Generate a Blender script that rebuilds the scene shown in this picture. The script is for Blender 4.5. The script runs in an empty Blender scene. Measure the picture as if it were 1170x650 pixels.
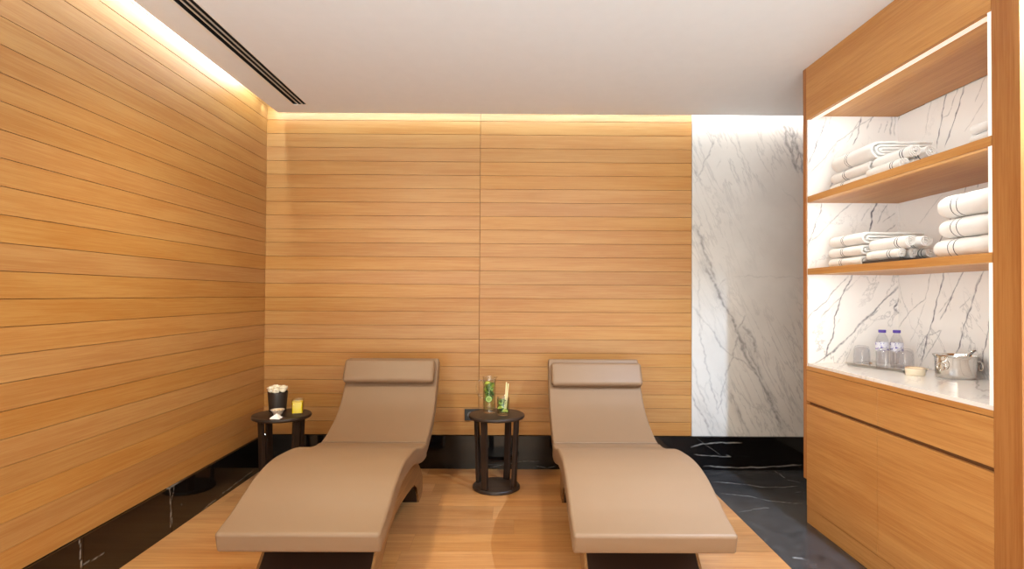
import bpy, bmesh, math, random
import numpy as np
from mathutils import Vector, Matrix
random.seed(7)
SC = bpy.context.scene
COL = SC.collection
PI = math.pi
# ------------------------------------------------------------------ constants of the room (metres)
WY, LX = 4.242, -1.877            # back wall, left wall
CZ = 2.648                        # ceiling underside
EY, EX = 4.128, -1.749            # ceiling edges at the light coves
BBZ = 0.250                       # baseboard top
MX = 1.351                        # where timber ends and marble starts
SX = -0.258                       # vertical joint in the back wall
PITCH, G0 = 0.1034, 2.6275        # boards
CX = 1.708                        # cabinet front plane
NY0, NY1, NX = 1.990, 3.250, 2.240  # niche near side, far side, back
Y0 = -1.6
TOPZ = 2.95
VEINS = {
 'side': [
  (0.8,3,[(1.82,2.362),(1.792,2.267),(1.744,2.153),(1.716,2.078)]),
  (0.5,3,[(1.716,2.021),(1.791,2.097),(1.886,2.211),(1.981,2.288),(2.094,2.355)]),
  (0.4,2,[(1.716,2.04),(1.782,2.106)]),
  (0.45,2,[(1.848,2.362),(1.829,2.296)]),
  (0.9,3,[(2.028,2.364),(2.009,2.278),(1.98,2.193)]),
  (0.6,3,[(2.094,2.369),(2.061,2.288)]),
  (0.6,2,[(2.028,2.354),(1.981,2.288),(1.943,2.212)]),
  (0.5,2,[(2.146,2.327),(2.127,2.27)]),
  (0.6,2,[(2.179,2.336),(2.165,2.27)]),
  (0.9,3,[(1.838,1.946),(1.862,1.994)]),
  (0.5,4,[(2.203,2.37),(2.198,2.251)]),
  (0.4,3,[(2.222,2.37),(2.22,2.251)]),
  (0.3,5,[(1.886,2.211),(1.857,2.145)]),
  (0.8,2.5,[(1.802,1.871),(1.76,1.733),(1.73,1.658),(1.708,1.613)]),
  (0.5,3,[(1.977,1.861),(1.865,1.764),(1.79,1.681),(1.715,1.628)]),
  (1,4.5,[(2.123,1.881),(2.089,1.802),(2.082,1.742),(2.07,1.69)]),
  (0.6,3,[(2.172,1.848),(2.119,1.743)]),
  (0.5,2.5,[(2.224,1.796),(2.149,1.743)]),
  (0.5,3,[(2.224,1.732),(2.164,1.683)]),
  (0.35,3,[(2.074,1.825),(2.022,1.75)]),
  (1,3.5,[(1.975,1.447),(1.921,1.329),(1.901,1.3),(1.871,1.192),(1.856,1.084),(1.802,0.937)]),
  (0.8,5,[(1.743,0.908),(1.866,1.001),(1.964,1.09),(2.063,1.198),(2.25,1.38)]),
  (0.7,3,[(1.704,1.176),(1.798,1.27),(1.945,1.428)]),
  (0.55,3,[(1.788,1.191),(1.896,1.3),(1.98,1.393)]),
  (1,5,[(2.25,1.312),(2.215,1.243),(2.25,1.214)]),
  (0.5,3,[(2.063,1.193),(2.117,1.232)]),
  (0.3,2.5,[(1.905,1.182),(1.881,1.153)]),
 ],
 'back': [
  (1,4,[(2.875,2.385),(2.91,2.28),(2.95,2.1)]),
  (0.6,3,[(2.796,2.376),(2.869,2.257),(2.91,2.249)]),
  (1,4,[(2.759,2.377),(2.843,2.186),(2.897,2.086)]),
  (0.45,3,[(2.987,2.377),(3.033,2.21)]),
  (0.5,2.5,[(2.64,2.365),(2.705,2.262)]),
  (0.7,3,[(3.231,2.374),(3.274,2.305)]),
  (0.35,3,[(2.641,2.25),(2.767,2.133)]),
  (0.85,4,[(2.84,1.743),(2.894,1.667),(2.962,1.537)]),
  (0.45,3,[(2.841,1.628),(2.951,1.537)]),
  (0.7,3,[(2.753,1.874),(2.763,1.836)]),
  (0.8,3,[(2.681,1.883),(2.691,1.838)]),
  (0.3,3,[(2.915,1.847),(3.079,1.716)]),
  (1,4.5,[(2.901,1.452),(2.961,1.262),(3.005,1.144),(3.078,0.939)]),
  (0.9,4,[(2.779,1.453),(2.846,1.326),(2.936,1.186)]),
  (0.6,3,[(2.994,1.443),(3.04,1.3),(3.152,1.23),(3.273,1.113)]),
  (0.9,4,[(2.654,1.447),(2.733,1.278),(2.763,1.194),(2.833,1.007)]),
  (0.6,3,[(2.92,1.136),(3.051,0.969)]),
  (0.6,3,[(2.92,1.136),(3.023,1.103),(3.115,1.002)]),
  (0.9,4,[(2.608,1.28),(2.65,1.096),(2.678,0.966)]),
  (0.4,2.5,[(3.031,1.293),(3.153,1.053)]),
  (0.5,3,[(2.944,1.224),(2.846,1.326)]),
  (0.4,3,[(2.733,1.314),(2.808,1.253)]),
  (0.5,4,[(2.682,1.407),(2.763,1.206)]),
 ],
 'wall': [
  (0.8,3,[(1.958,2.643),(2.04,2.613),(2.102,2.5)]),
  (1,5,[(2.051,2.644),(2.071,2.5),(2.122,2.356),(2.163,2.254)]),
  (0.9,4,[(2.071,2.654),(2.133,2.459),(2.204,2.357)]),
  (1,4,[(2.102,2.624),(2.184,2.357),(2.204,2.213)]),
  (0.8,3,[(2.123,2.644),(2.112,2.356),(2.204,2.254)]),
  (0.9,3,[(2.051,2.603),(2.163,2.439),(2.143,2.295)]),
  (0.7,3,[(2.164,2.603),(2.102,2.356)]),
  (0.6,3,[(1.352,2.289),(1.435,2.146)]),
  (0.6,3,[(1.527,2.496),(1.445,2.311),(1.383,2.166)]),
  (0.35,2.5,[(1.65,2.6),(1.783,2.292)]),
  (0.35,2.5,[(1.917,2.489),(1.999,2.355)]),
  (0.3,2,[(1.568,2.352),(1.547,2.28)]),
  (0.3,2,[(2.02,2.458),(2.184,2.254)]),
  (0.8,6,[(1.384,1.838),(1.425,1.715),(1.507,1.491),(1.538,1.43)]),
  (0.5,10,[(1.373,1.838),(1.435,1.675),(1.507,1.45)]),
  (0.3,2,[(2.04,2.129),(2.183,1.987)]),
  (0.95,6,[(1.425,1.562),(1.507,1.44),(1.589,1.256),(1.671,1.114),(1.722,0.972),(1.773,0.829),(1.875,0.667),(1.956,0.505),(2.017,0.343),(2.068,0.252)]),
  (0.45,14,[(1.425,1.562),(1.507,1.44),(1.589,1.256),(1.671,1.114),(1.773,0.952),(1.854,0.748),(1.956,0.505),(2.038,0.343),(2.068,0.252)]),
  (0.7,3,[(1.756,1.166),(1.711,1.074),(1.671,0.89)]),
  (0.7,7,[(1.742,1.094),(1.818,0.993),(1.834,0.87)]),
  (0.8,4,[(1.691,1.033),(1.793,0.87),(1.895,0.667)]),
  (0.35,16,[(1.711,1.074),(1.803,0.952),(1.844,0.85)]),
  (0.6,3,[(1.354,1.235),(1.487,1.072),(1.609,0.89),(1.773,0.789),(1.875,0.687)]),
  (0.6,3,[(1.405,1.072),(1.446,0.868),(1.507,0.604),(1.558,0.422)]),
  (0.6,3,[(1.691,0.951),(1.609,0.706),(1.548,0.422)]),
  (0.7,4,[(1.354,0.543),(1.467,0.34),(1.508,0.249)]),
  (0.6,4,[(1.65,0.585),(1.732,0.382),(1.793,0.25)]),
  (0.5,3,[(1.354,0.848),(1.405,0.604),(1.487,0.421),(1.528,0.259)]),
  (0.6,3,[(2.151,0.628),(2.181,0.526)]),
  (0.3,14,[(1.405,0.502),(1.589,0.26)]),
  (0.3,12,[(1.65,0.544),(1.773,0.26)]),
  (0.4,3,[(1.466,1.48),(1.548,1.379),(1.609,1.44)]),
  (0.5,8,[(1.916,0.606),(1.997,0.424),(2.038,0.251)]),
  (0.35,3,[(1.404,1.521),(1.405,1.235),(1.425,1.031)]),
  (0.3,2,[(1.671,1.461),(2.244,1.454)]),
 ],
 'floor': [
  (0.9,4,[(1.411,3.966),(1.587,3.92),(1.718,3.856),(1.861,3.858),(1.982,3.878)]),
  (0.7,4,[(1.387,3.728),(1.538,3.688),(1.672,3.587),(1.843,3.55)]),
  (0.6,3,[(1.967,4.221),(1.963,4.002),(2.045,3.94)]),
  (1,10,[(1.416,2.817),(1.447,2.81)]),
  (0.3,5,[(1.368,3.414),(1.598,3.49)]),
  (0.5,3,[(1.718,3.856),(1.769,3.83)]),
  (0.4,3,[(1.888,3.756),(1.95,3.757)]),
  (0.5,3,[(1.453,4.28),(1.664,4.239),(1.898,4.258),(2.187,4.246)]),
 ],
 'bb': [
  (1,6,[(1.347,0.171),(1.434,0.197),(1.572,0.206),(1.727,0.204)]),
  (0.9,4,[(1.365,0.116),(1.503,0.105),(1.641,0.1),(1.606,0.114)]),
  (0.4,2,[(1.382,0.236),(1.572,0.108)]),
  (0.9,6,[(1.434,0.031),(1.658,0.018),(1.883,0.022),(2.176,0.042)]),
  (0.5,3,[(-0.169,0.013),(0.074,0.06),(0.199,0.06)]),
  (0.6,4,[(0.173,0.028),(0.258,0.008),(0.318,0.022)]),
  (0.25,3,[(-0.215,0.032),(-0.07,0.033)]),
 ],
 'lbb': [
  (0.9,3,[(2.432,0.249),(2.443,0.169),(2.449,0.113)]),
  (0.5,3,[(2.449,0.128),(2.499,0.127),(2.584,0.119)]),
  (0.6,4,[(3.063,0.258),(3.081,0.138),(3.076,0.016)]),
  (0.6,3,[(3.11,0.256),(3.081,0.162),(3.092,0.039)]),
  (0.5,4,[(3.048,0.244),(3.159,0.255)]),
  (0.5,3,[(3.357,0.002),(3.683,0.024),(4.107,0.042)]),  # drawn as a vein: pale line along the baseboard foot
  (0.4,2,[(3.179,0.121),(3.187,0.113)]),
 ],
}
# ------------------------------------------------------------------ helpers
def srgb(r, g, b):
    f = lambda c: c/12.92 if c <= .04045 else ((c+.055)/1.055)**2.4
    return (f(r/255), f(g/255), f(b/255), 1)
def new_obj(name, me, mats, parent=None, loc=None):
    o = bpy.data.objects.new(name, me); COL.objects.link(o)
    for m in (mats if isinstance(mats, (list, tuple)) else [mats]): me.materials.append(m)
    if parent: o.parent = parent
    if loc: o.location = loc
    return o
def fin(name, bm, mats, parent=None, loc=None, smooth=None, bevel=0, seg=2):
    if bevel:
        bmesh.ops.bevel(bm, geom=list(bm.edges), offset=bevel, segments=seg, affect='EDGES', profile=.5)
    bmesh.ops.recalc_face_normals(bm, faces=bm.faces)
    me = bpy.data.meshes.new(name); bm.to_mesh(me); bm.free()
    if smooth is not None:
        me.shade_smooth()
        if smooth < 179: me.set_sharp_from_angle(angle=math.radians(smooth))
    return new_obj(name, me, mats, parent, loc)
def tag(o, label=None, cat=None, group=None, kind=None):
    if label: o['label'] = label
    if cat: o['category'] = cat
    if group: o['group'] = group
    if kind: o['kind'] = kind
    return o
def thing(name, loc, label, cat, group=None, rz=0):
    o = bpy.data.objects.new(name, None); COL.objects.link(o)
    o.location = loc; o.rotation_euler = (0, 0, rz); o.empty_display_size = .1
    return tag(o, label, cat, group)
def box(bm, x0, x1, y0, y1, z0, z1, mi=0):
    vs = [bm.verts.new(p) for p in ((x0,y0,z0),(x1,y0,z0),(x1,y1,z0),(x0,y1,z0),(x0,y0,z1),(x1,y0,z1),(x1,y1,z1),(x0,y1,z1))]
    for f in ((0,3,2,1),(4,5,6,7),(0,1,5,4),(1,2,6,5),(2,3,7,6),(3,0,4,7)):
        q = bm.faces.new([vs[i] for i in f]); q.material_index = mi
    return vs
def boxobj(name, b, mat, parent=None, bevel=0, kind=None, off=(0,0,0)):
    bm = bmesh.new(); box(bm, b[0]-off[0], b[1]-off[0], b[2]-off[1], b[3]-off[1], b[4]-off[2], b[5]-off[2])
    o = fin(name, bm, mat, parent, bevel=bevel)
    if kind: o['kind'] = kind
    return o
def lathe(bm, prof, cx=0, cy=0, n=40, mi=0, close=False):
    """prof: list of (r, z); r==0 makes a pole"""
    rings = []
    for r, z in prof:
        if r < 1e-6: rings.append([bm.verts.new((cx, cy, z))])
        else: rings.append([bm.verts.new((cx+r*math.cos(2*PI*k/n), cy+r*math.sin(2*PI*k/n), z)) for k in range(n)])
    if close: rings.append(rings[0])
    for a, b in zip(rings, rings[1:]):
        for k in range(n):
            k2 = (k+1) % n
            if len(a) == 1 and len(b) == 1: continue
            if len(a) == 1: f = bm.faces.new((a[0], b[k], b[k2]))
            elif len(b) == 1: f = bm.faces.new((a[k], a[k2], b[0]))
            else: f = bm.faces.new((a[k], a[k2], b[k2], b[k]))
            f.material_index = mi
def tube(bm, pts, r, n=10, cap=True, closed=False, mi=0):
    pts = [Vector(p) for p in pts]; N = len(pts); rings = []
    rr = r if isinstance(r, (list, tuple)) else [r]*N
    up = Vector((0, 0, 1)); prev = None
    for i, p in enumerate(pts):
        if closed: t = pts[(i+1) % N]-pts[i-1]
        else: t = pts[min(i+1, N-1)]-pts[max(i-1, 0)]
        t.normalize()
        a = prev if prev is not None else (up if abs(t.z) < .9 else Vector((1, 0, 0)))
        u = (a - t*a.dot(t)).normalized(); v = t.cross(u); prev = u
        rings.append([bm.verts.new(p+rr[i]*(u*math.cos(2*PI*k/n)+v*math.sin(2*PI*k/n))) for k in range(n)])
    prs = list(zip(rings, rings[1:]))
    if closed: prs.append((rings[-1], rings[0]))
    for a, b in prs:
        for k in range(n):
            f = bm.faces.new((a[k], a[(k+1) % n], b[(k+1) % n], b[k])); f.material_index = mi
    if cap and not closed:
        bm.faces.new(rings[0][::-1]); bm.faces.new(rings[-1])
def catmull(pts, per=8):
    out = []; P = [Vector(p) for p in pts]
    P = [P[0]*2-P[1]]+P+[P[-1]*2-P[-2]]
    for i in range(1, len(P)-2):
        for k in range(per):
            t = k/per; a, b, c, d = P[i-1:i+3]
            out.append(.5*((2*b)+(c-a)*t+(2*a-5*b+4*c-d)*t*t+(3*b-a-3*c+d)*t**3))
    out.append(P[-2]); return out
def rrect(hw, hh, r, n=5):
    r = max(min(r, hw*.999, hh*.999), 1e-5); pts = []
    for cx, cy, a0 in ((hw-r, hh-r, 0), (-hw+r, hh-r, PI/2), (-hw+r, -hh+r, PI), (hw-r, -hh+r, 3*PI/2)):
        for k in range(n+1):
            a = a0+PI/2*k/n; pts.append((cx+r*math.cos(a), cy+r*math.sin(a)))
    return pts
def loft(bm, stations, W, T, r, re0, re1, ends=5, bulge=None):
    """stations: list of (point (y,z), tangent, normal); sections in x and the normal. rounded at both ends."""
    secs = []
    def sec(p, nrm, inset):
        return [bm.verts.new((a, p[0]+nrm[0]*b, p[1]+nrm[1]*b)) for a, b in rrect(W/2-inset, T/2-inset, max(r-inset, .002))]
    p, t, n = stations[0]
    for k in range(ends):
        a = PI/2*k/ends
        secs.append(sec((p[0]-t[0]*re0*math.cos(a), p[1]-t[1]*re0*math.cos(a)), n, re0*(1-math.sin(a))))
    for p, t, n in stations: secs.append(sec(p, n, 0))
    p, t, n = stations[-1]
    for k in range(1, ends+1):
        a = PI/2*k/ends
        secs.append(sec((p[0]+t[0]*re1*math.sin(a), p[1]+t[1]*re1*math.sin(a)), n, re1*(1-math.cos(a))))
    for a, b in zip(secs, secs[1:]):
        m = len(a)
        for k in range(m): bm.faces.new((a[k], a[(k+1) % m], b[(k+1) % m], b[k]))
    bm.faces.new(secs[0][::-1]); bm.faces.new(secs[-1])
# ------------------------------------------------------------------ materials
def newmat(name):
    m = bpy.data.materials.new(name); m.use_nodes = True
    nt = m.node_tree; b = nt.nodes['Principled BSDF']
    return m, nt, b
def nd(nt, typ, **kw):
    n = nt.nodes.new(typ)
    for k, v in kw.items():
        if k in n.inputs: n.inputs[k].default_value = v
        else: setattr(n, k, v)
    return n
def mth(nt, op, a, b=None, c=None):
    n = nt.nodes.new('ShaderNodeMath'); n.operation = op
    for i, v in enumerate((a, b, c)):
        if v is None: continue
        if isinstance(v, (int, float)): n.inputs[i].default_value = v
        else: nt.links.new(v, n.inputs[i])
    return n.outputs[0]
def mixc(nt, fac, a, b, mode='MIX'):
    n = nt.nodes.new('ShaderNodeMix'); n.data_type = 'RGBA'; n.blend_type = mode
    for i, v in ((0, fac), (6, a), (7, b)):
        if isinstance(v, (int, float)): n.inputs[i].default_value = v
        elif isinstance(v, tuple): n.inputs[i].default_value = v
        else: nt.links.new(v, n.inputs[i])
    return n.outputs[2]
def ramp(nt, fac, stops):
    n = nt.nodes.new('ShaderNodeValToRGB'); nt.links.new(fac, n.inputs[0])
    e = n.color_ramp.elements
    while len(e) < len(stops): e.new(.5)
    for el, (p, c) in zip(e, stops): el.position = p; el.color = c if isinstance(c, tuple) else (c, c, c, 1)
    return n.outputs[0]
def plain(name, col, rough=.5, metal=0, spec=.5, coat=0):
    m, nt, b = newmat(name)
    b.inputs['Base Color'].default_value = col; b.inputs['Roughness'].default_value = rough
    b.inputs['Metallic'].default_value = metal; b.inputs['Specular IOR Level'].default_value = spec
    b.inputs['Coat Weight'].default_value = coat
    return m
def wood(name, along, across=None, pitch=None, off=0, split=None, length=None, light=(176,128,73), dark=(162,108,55), tone=.16, rough=.42, seed=0., seam=False, spec=.35):
    m, nt, b = newmat(name); L = nt.links
    geo = nd(nt, 'ShaderNodeNewGeometry'); sp = nd(nt, 'ShaderNodeSeparateXYZ'); L.new(geo.outputs['Position'], sp.inputs[0])
    ax = {'x': sp.outputs[0], 'y': sp.outputs[1], 'z': sp.outputs[2]}
    rnd = None; idx = None; edge = None
    if pitch:
        q = mth(nt, 'DIVIDE', mth(nt, 'SUBTRACT', ax[across], off), pitch)
        idx = mth(nt, 'FLOOR', q)
        if split is not None:
            idx = mth(nt, 'ADD', idx, mth(nt, 'MULTIPLY', mth(nt, 'GREATER_THAN', ax[along], split), 57.0))
        if length:
            w = nd(nt, 'ShaderNodeTexWhiteNoise', noise_dimensions='1D'); L.new(mth(nt, 'ADD', idx, 3.3+seed), w.inputs['W'])
            lq = mth(nt, 'ADD', mth(nt, 'DIVIDE', ax[along], length), mth(nt, 'MULTIPLY', w.outputs[0], 7.0))
            if seam:
                fr = mth(nt, 'FRACT', lq); fq = mth(nt, 'FRACT', q)
                e1 = mth(nt, 'LESS_THAN', fr, .0012/length); e2 = mth(nt, 'LESS_THAN', fq, .0016/pitch)
                edge = mth(nt, 'MAXIMUM', e1, e2)
            idx = mth(nt, 'ADD', idx, mth(nt, 'MULTIPLY', mth(nt, 'FLOOR', lq), 13.7))
        w = nd(nt, 'ShaderNodeTexWhiteNoise', noise_dimensions='1D'); L.new(mth(nt, 'ADD', idx, seed), w.inputs['W'])
        rnd = w.outputs[0]
    def vec(sa, so):
        c = nd(nt, 'ShaderNodeCombineXYZ')
        for i, k in enumerate('xyz'):
            v = mth(nt, 'MULTIPLY', ax[k], sa if k == along else so)
            if rnd is not None: v = mth(nt, 'ADD', v, mth(nt, 'MULTIPLY', rnd, 31.0+7*i))
            L.new(v, c.inputs[i])
        return c.outputs[0]
    n1 = nd(nt, 'ShaderNodeTexNoise', Scale=1.0, Detail=3.0, Roughness=.55, Distortion=.6); L.new(vec(.9, 11), n1.inputs['Vector'])
    n2 = nd(nt, 'ShaderNodeTexNoise', Scale=1.0, Detail=5.0, Roughness=.65); L.new(vec(2.2, 90), n2.inputs['Vector'])
    n3 = nd(nt, 'ShaderNodeTexNoise', Scale=1.0, Detail=2.0, Roughness=.5); L.new(vec(9, 420), n3.inputs['Vector'])
    f = mth(nt, 'ADD', mth(nt, 'MULTIPLY', n1.outputs[0], .36), mth(nt, 'ADD', mth(nt, 'MULTIPLY', n2.outputs[0], .40), mth(nt, 'MULTIPLY', n3.outputs[0], .24)))
    col = ramp(nt, f, [(.42, srgb(*dark)), (.59, srgb(*light))])
    if rnd is not None:
        hv = nd(nt, 'ShaderNodeHueSaturation'); L.new(col, hv.inputs['Color'])
        L.new(mth(nt, 'ADD', 1-tone/2, mth(nt, 'MULTIPLY', rnd, tone)), hv.inputs['Value'])
        w2 = nd(nt, 'ShaderNodeTexWhiteNoise', noise_dimensions='1D'); L.new(mth(nt, 'ADD', idx, 91.7), w2.inputs['W'])
        L.new(mth(nt, 'ADD', .97, mth(nt, 'MULTIPLY', w2.outputs[0], .06)), hv.inputs['Saturation'])
        col = hv.outputs[0]
    if edge is not None: col = mixc(nt, mth(nt, 'MULTIPLY', edge, .55), col, srgb(110, 66, 30))
    L.new(col, b.inputs['Base Color']); b.inputs['Roughness'].default_value = rough
    b.inputs['Specular IOR Level'].default_value = spec
    bp = nd(nt, 'ShaderNodeBump', Strength=.08, Distance=.002); L.new(f, bp.inputs['Height']); L.new(bp.outputs[0], b.inputs['Normal'])
    return m
def marble(name, base, cloud, vein, rough, fine=.25, fsc=(1, 1, 1), attr=True, rot=(0, 0, 0), fth=.03, cloudfac=.6, cscale=1.6):
    m, nt, b = newmat(name); L = nt.links
    geo = nd(nt, 'ShaderNodeNewGeometry')
    mp = nd(nt, 'ShaderNodeMapping'); L.new(geo.outputs['Position'], mp.inputs[0]); mp.vector_type = 'TEXTURE'; mp.inputs['Rotation'].default_value = rot; mp.inputs['Scale'].default_value = fsc
    n1 = nd(nt, 'ShaderNodeTexNoise', Scale=cscale, Detail=5.0, Roughness=.6); L.new(geo.outputs['Position'], n1.inputs['Vector'])
    c = mixc(nt, mth(nt, 'MULTIPLY', ramp(nt, n1.outputs[0], [(.35, 0.), (.7, 1.)]), cloudfac), srgb(*base), srgb(*cloud))
    n2 = nd(nt, 'ShaderNodeTexNoise', Scale=2.2, Detail=6.0, Roughness=.6, Distortion=.5); L.new(mp.outputs[0], n2.inputs['Vector'])
    d = mth(nt, 'ABSOLUTE', mth(nt, 'SUBTRACT', n2.outputs[0], .5))
    fv = mth(nt, 'MULTIPLY', ramp(nt, d, [(0., 1.), (fth, 0.)]), fine)
    n4 = nd(nt, 'ShaderNodeTexNoise', Scale=1.1, Detail=2.0); L.new(geo.outputs['Position'], n4.inputs['Vector'])
    fv = mth(nt, 'MULTIPLY', fv, ramp(nt, n4.outputs[0], [(.42, 0.), (.6, 1.)]))
    c = mixc(nt, fv, c, srgb(*vein))
    if attr:
        at = nd(nt, 'ShaderNodeAttribute', attribute_name='vein')
        n3 = nd(nt, 'ShaderNodeTexNoise', Scale=38.0, Detail=4.0); L.new(geo.outputs['Position'], n3.inputs['Vector'])
        v = mth(nt, 'MULTIPLY', at.outputs['Fac'], ramp(nt, n3.outputs[0], [(.3, .45), (.6, 1.)]))
        v = mth(nt, 'MINIMUM', v, 1.0)
        c = mixc(nt, v, c, srgb(*vein))
    L.new(c, b.inputs['Base Color']); b.inputs['Roughness'].default_value = rough
    return m
def vein_panel(name, axis, val, r0, r1, s0, s1, step, veins, mat, thick, sign, warp=.004, parent=None, px=.005, gain=1.):
    """A slab with a fine grid on its face (world plane axis=val); a vein density is stored on the grid.
    r, s: the two in-plane world axes in order.  The slab runs `thick` behind the face (direction sign)."""
    nr, ns = max(2, int((r1-r0)/step)+1), max(2, int((s1-s0)/step)+1)
    R, S = np.meshgrid(np.linspace(r0, r1, nr), np.linspace(s0, s1, ns), indexing='ij')
    wr = R + warp*(np.sin(S*37+R*11)+.6*np.sin(S*83-R*29+1.3)+.35*np.sin(S*171+R*97))
    ws = S + warp*(np.sin(R*41-S*13+.7)+.6*np.sin(R*79+S*31)+.35*np.sin(R*183-S*77))
    V = np.zeros_like(R)
    for st, w, pts in veins:
        hw = w*px*.5
        seglen = sum(math.dist(a, b) for a, b in zip(pts, pts[1:])) or 1
        acc = 0
        for (a0, a1), (b0, b1) in zip(pts, pts[1:]):
            dx, dy = b0-a0, b1-a1; l2 = dx*dx+dy*dy+1e-12
            t = np.clip(((wr-a0)*dx+(ws-a1)*dy)/l2, 0, 1)
            dist = np.hypot(wr-a0-t*dx, ws-a1-t*dy)
            g = (acc+t*math.sqrt(l2))/seglen; acc += math.sqrt(l2)
            fade = np.clip(np.minimum(g, 1-g)*7+.35, 0, 1)
            wid = hw*(.55+.6*np.abs(np.sin(g*9+st*7)))
            if w > 8: val_ = st*np.exp(-(dist/hw)**2)*.7
            else: val_ = st*fade*np.clip(1.35-dist/np.maximum(wid, .0015), 0, 1)
            V = np.maximum(V, val_*gain)
    n = nr*ns
    co = np.zeros((n, 3)); ra, sa = [a for a in (0, 1, 2) if a != axis]
    co[:, axis] = val; co[:, ra] = R.ravel(); co[:, sa] = S.ravel()
    idx = np.arange(n).reshape(nr, ns)
    q = np.stack([idx[:-1, :-1], idx[1:, :-1], idx[1:, 1:], idx[:-1, 1:]], -1).reshape(-1, 4)
    # orientation: face normal should point opposite to `sign` (towards the room)
    e1 = co[q[0, 1]]-co[q[0, 0]]; e2 = co[q[0, 3]]-co[q[0, 0]]
    if np.cross(e1, e2)[axis]*(-sign) < 0: q = q[:, ::-1]
    ci = [idx[0, 0], idx[-1, 0], idx[-1, -1], idx[0, -1]]
    bk = co[ci].copy(); bk[:, axis] += sign*thick
    verts = np.vstack([co, bk]); b = [n, n+1, n+2, n+3]
    edges_ = [idx[:, 0], idx[-1, :], idx[::-1, -1], idx[0, ::-1]]
    faces = q.tolist()
    for k in range(4):
        e = edges_[k].tolist(); faces.append(e+[b[(k+1) % 4], b[k]])
    faces.append(b)
    me = bpy.data.meshes.new(name); me.from_pydata(verts.tolist(), [], faces); me.update()
    at = me.attributes.new('vein', 'FLOAT', 'POINT')
    at.data.foreach_set('value', np.concatenate([V.ravel(), np.zeros(4)]).astype(np.float32))
    return new_obj(name, me, mat, parent)
def glassmat(name, tint=(1, 1, 1, 1), refl=1.0, rough=.02):
    m, nt, b = newmat(name); L = nt.links; nt.nodes.remove(b)
    out = nt.nodes['Material Output']
    t = nd(nt, 'ShaderNodeBsdfTransparent', Color=tint); g = nd(nt, 'ShaderNodeBsdfGlossy', Roughness=rough)
    lw = nd(nt, 'ShaderNodeLayerWeight', Blend=.5); mx = nd(nt, 'ShaderNodeMixShader')
    L.new(mth(nt, 'MULTIPLY', mth(nt, 'ADD', .03, mth(nt, 'MULTIPLY', mth(nt, 'POWER', lw.outputs['Facing'], 2.6), .6)), refl), mx.inputs[0])
    L.new(t.outputs[0], mx.inputs[1]); L.new(g.outputs[0], mx.inputs[2]); L.new(mx.outputs[0], out.inputs[0])
    return m
def emit(name, col, s):
    m, nt, b = newmat(name)
    b.inputs['Base Color'].default_value = (.8, .8, .8, 1)
    b.inputs['Emission Color'].default_value = col; b.inputs['Emission Strength'].default_value = s
    return m

OAK_H_L = wood('oak boards left wall', 'y', 'z', PITCH, G0-40*PITCH, tone=.10)
OAK_H_B = wood('oak boards back wall', 'x', 'z', PITCH, G0-40*PITCH, split=SX, seed=5.2, tone=.10)
OAK_FLOOR = wood('oak floor planks', 'x', 'y', .2025, 2.88-.2025*30, length=1.35, tone=.30, light=(192,140,88), dark=(167,110,62), seed=2.2, seam=True, rough=.3, spec=.6)
OAK_Y = wood('oak veneer horizontal', 'y', light=(197,143,83), dark=(178,120,63), seed=1.)
OAK_Z = wood('oak veneer vertical', 'z', light=(168,112,60), dark=(148,89,41))
OAK_DARK = plain('shadow gap', srgb(120, 78, 44), .7)
PLASTER, _nt, _b = newmat('matt plaster')
_b.inputs['Roughness'].default_value = .85
_n = nd(_nt, 'ShaderNodeTexNoise', Scale=60.0, Detail=3.0)
_nt.links.new(mixc(_nt, _n.outputs[0], srgb(224, 226, 229), srgb(229, 231, 234)), _b.inputs['Base Color'])
M_WALL = marble('grey veined marble', (206, 199, 192), (186, 178, 171), (96, 92, 96), .22, fine=.3, fsc=(.16, 1, .9), rot=(0, -.42, 0), fth=.035, cscale=2.4)
M_NICHE = marble('white veined marble', (240, 234, 230), (226, 218, 214), (78, 74, 86), .10, fine=.4, fsc=(.45, .45, 1.6), rot=(-.42, .42, 0), fth=.012, cloudfac=.5)
M_TOP = marble('white marble worktop', (240, 235, 232), (226, 220, 217), (120, 112, 116), .10, fine=.5, fsc=(1.6, .35, .8), rot=(0, 0, .9), attr=False, fth=.03)
M_BLACK = marble('polished black marble', (13, 11, 11), (20, 17, 17), (205, 198, 192), .07, fine=0, fsc=(1, 1, 1), cloudfac=.6, cscale=5)
M_BFLOOR = marble('honed black marble', (44, 43, 44), (72, 70, 71), (215, 210, 206), .26, fine=.0, fsc=(1, 2, 1), cloudfac=.8, cscale=14)
STONE = plain('pale stone floor', srgb(222, 220, 216), .3)  # for the unseen near floor, chosen pale to bounce neutral light upward
LEATHER, _nt, _b = newmat('beige leatherette')
_b.inputs['Roughness'].default_value = .48; _b.inputs['Specular IOR Level'].default_value = .35
_n = nd(_nt, 'ShaderNodeTexNoise', Scale=5.0, Detail=3.0)
_nt.links.new(mixc(_nt, _n.outputs[0], srgb(131, 103, 78), srgb(135, 106, 81)), _b.inputs['Base Color'])
_n2 = nd(_nt, 'ShaderNodeTexNoise', Scale=420.0, Detail=2.0); _bp = nd(_nt, 'ShaderNodeBump', Strength=.10, Distance=.001)
_nt.links.new(_n2.outputs[0], _bp.inputs['Height']); _nt.links.new(_bp.outputs[0], _b.inputs['Normal'])
DARKBASE = plain('dark brown leatherette', srgb(40, 25, 18), .3)
SIDEWOOD = wood('brown laminate side', 'y', light=(150, 108, 66), dark=(112, 74, 40), seed=4.)
WENGE = wood('dark stained wood', 'x', light=(62, 46, 36), dark=(38, 27, 21), seed=8., rough=.4)
WENGE_Z = wood('dark stained wood upright', 'z', light=(54, 38, 28), dark=(32, 21, 15), seed=8., rough=.4)
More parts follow.
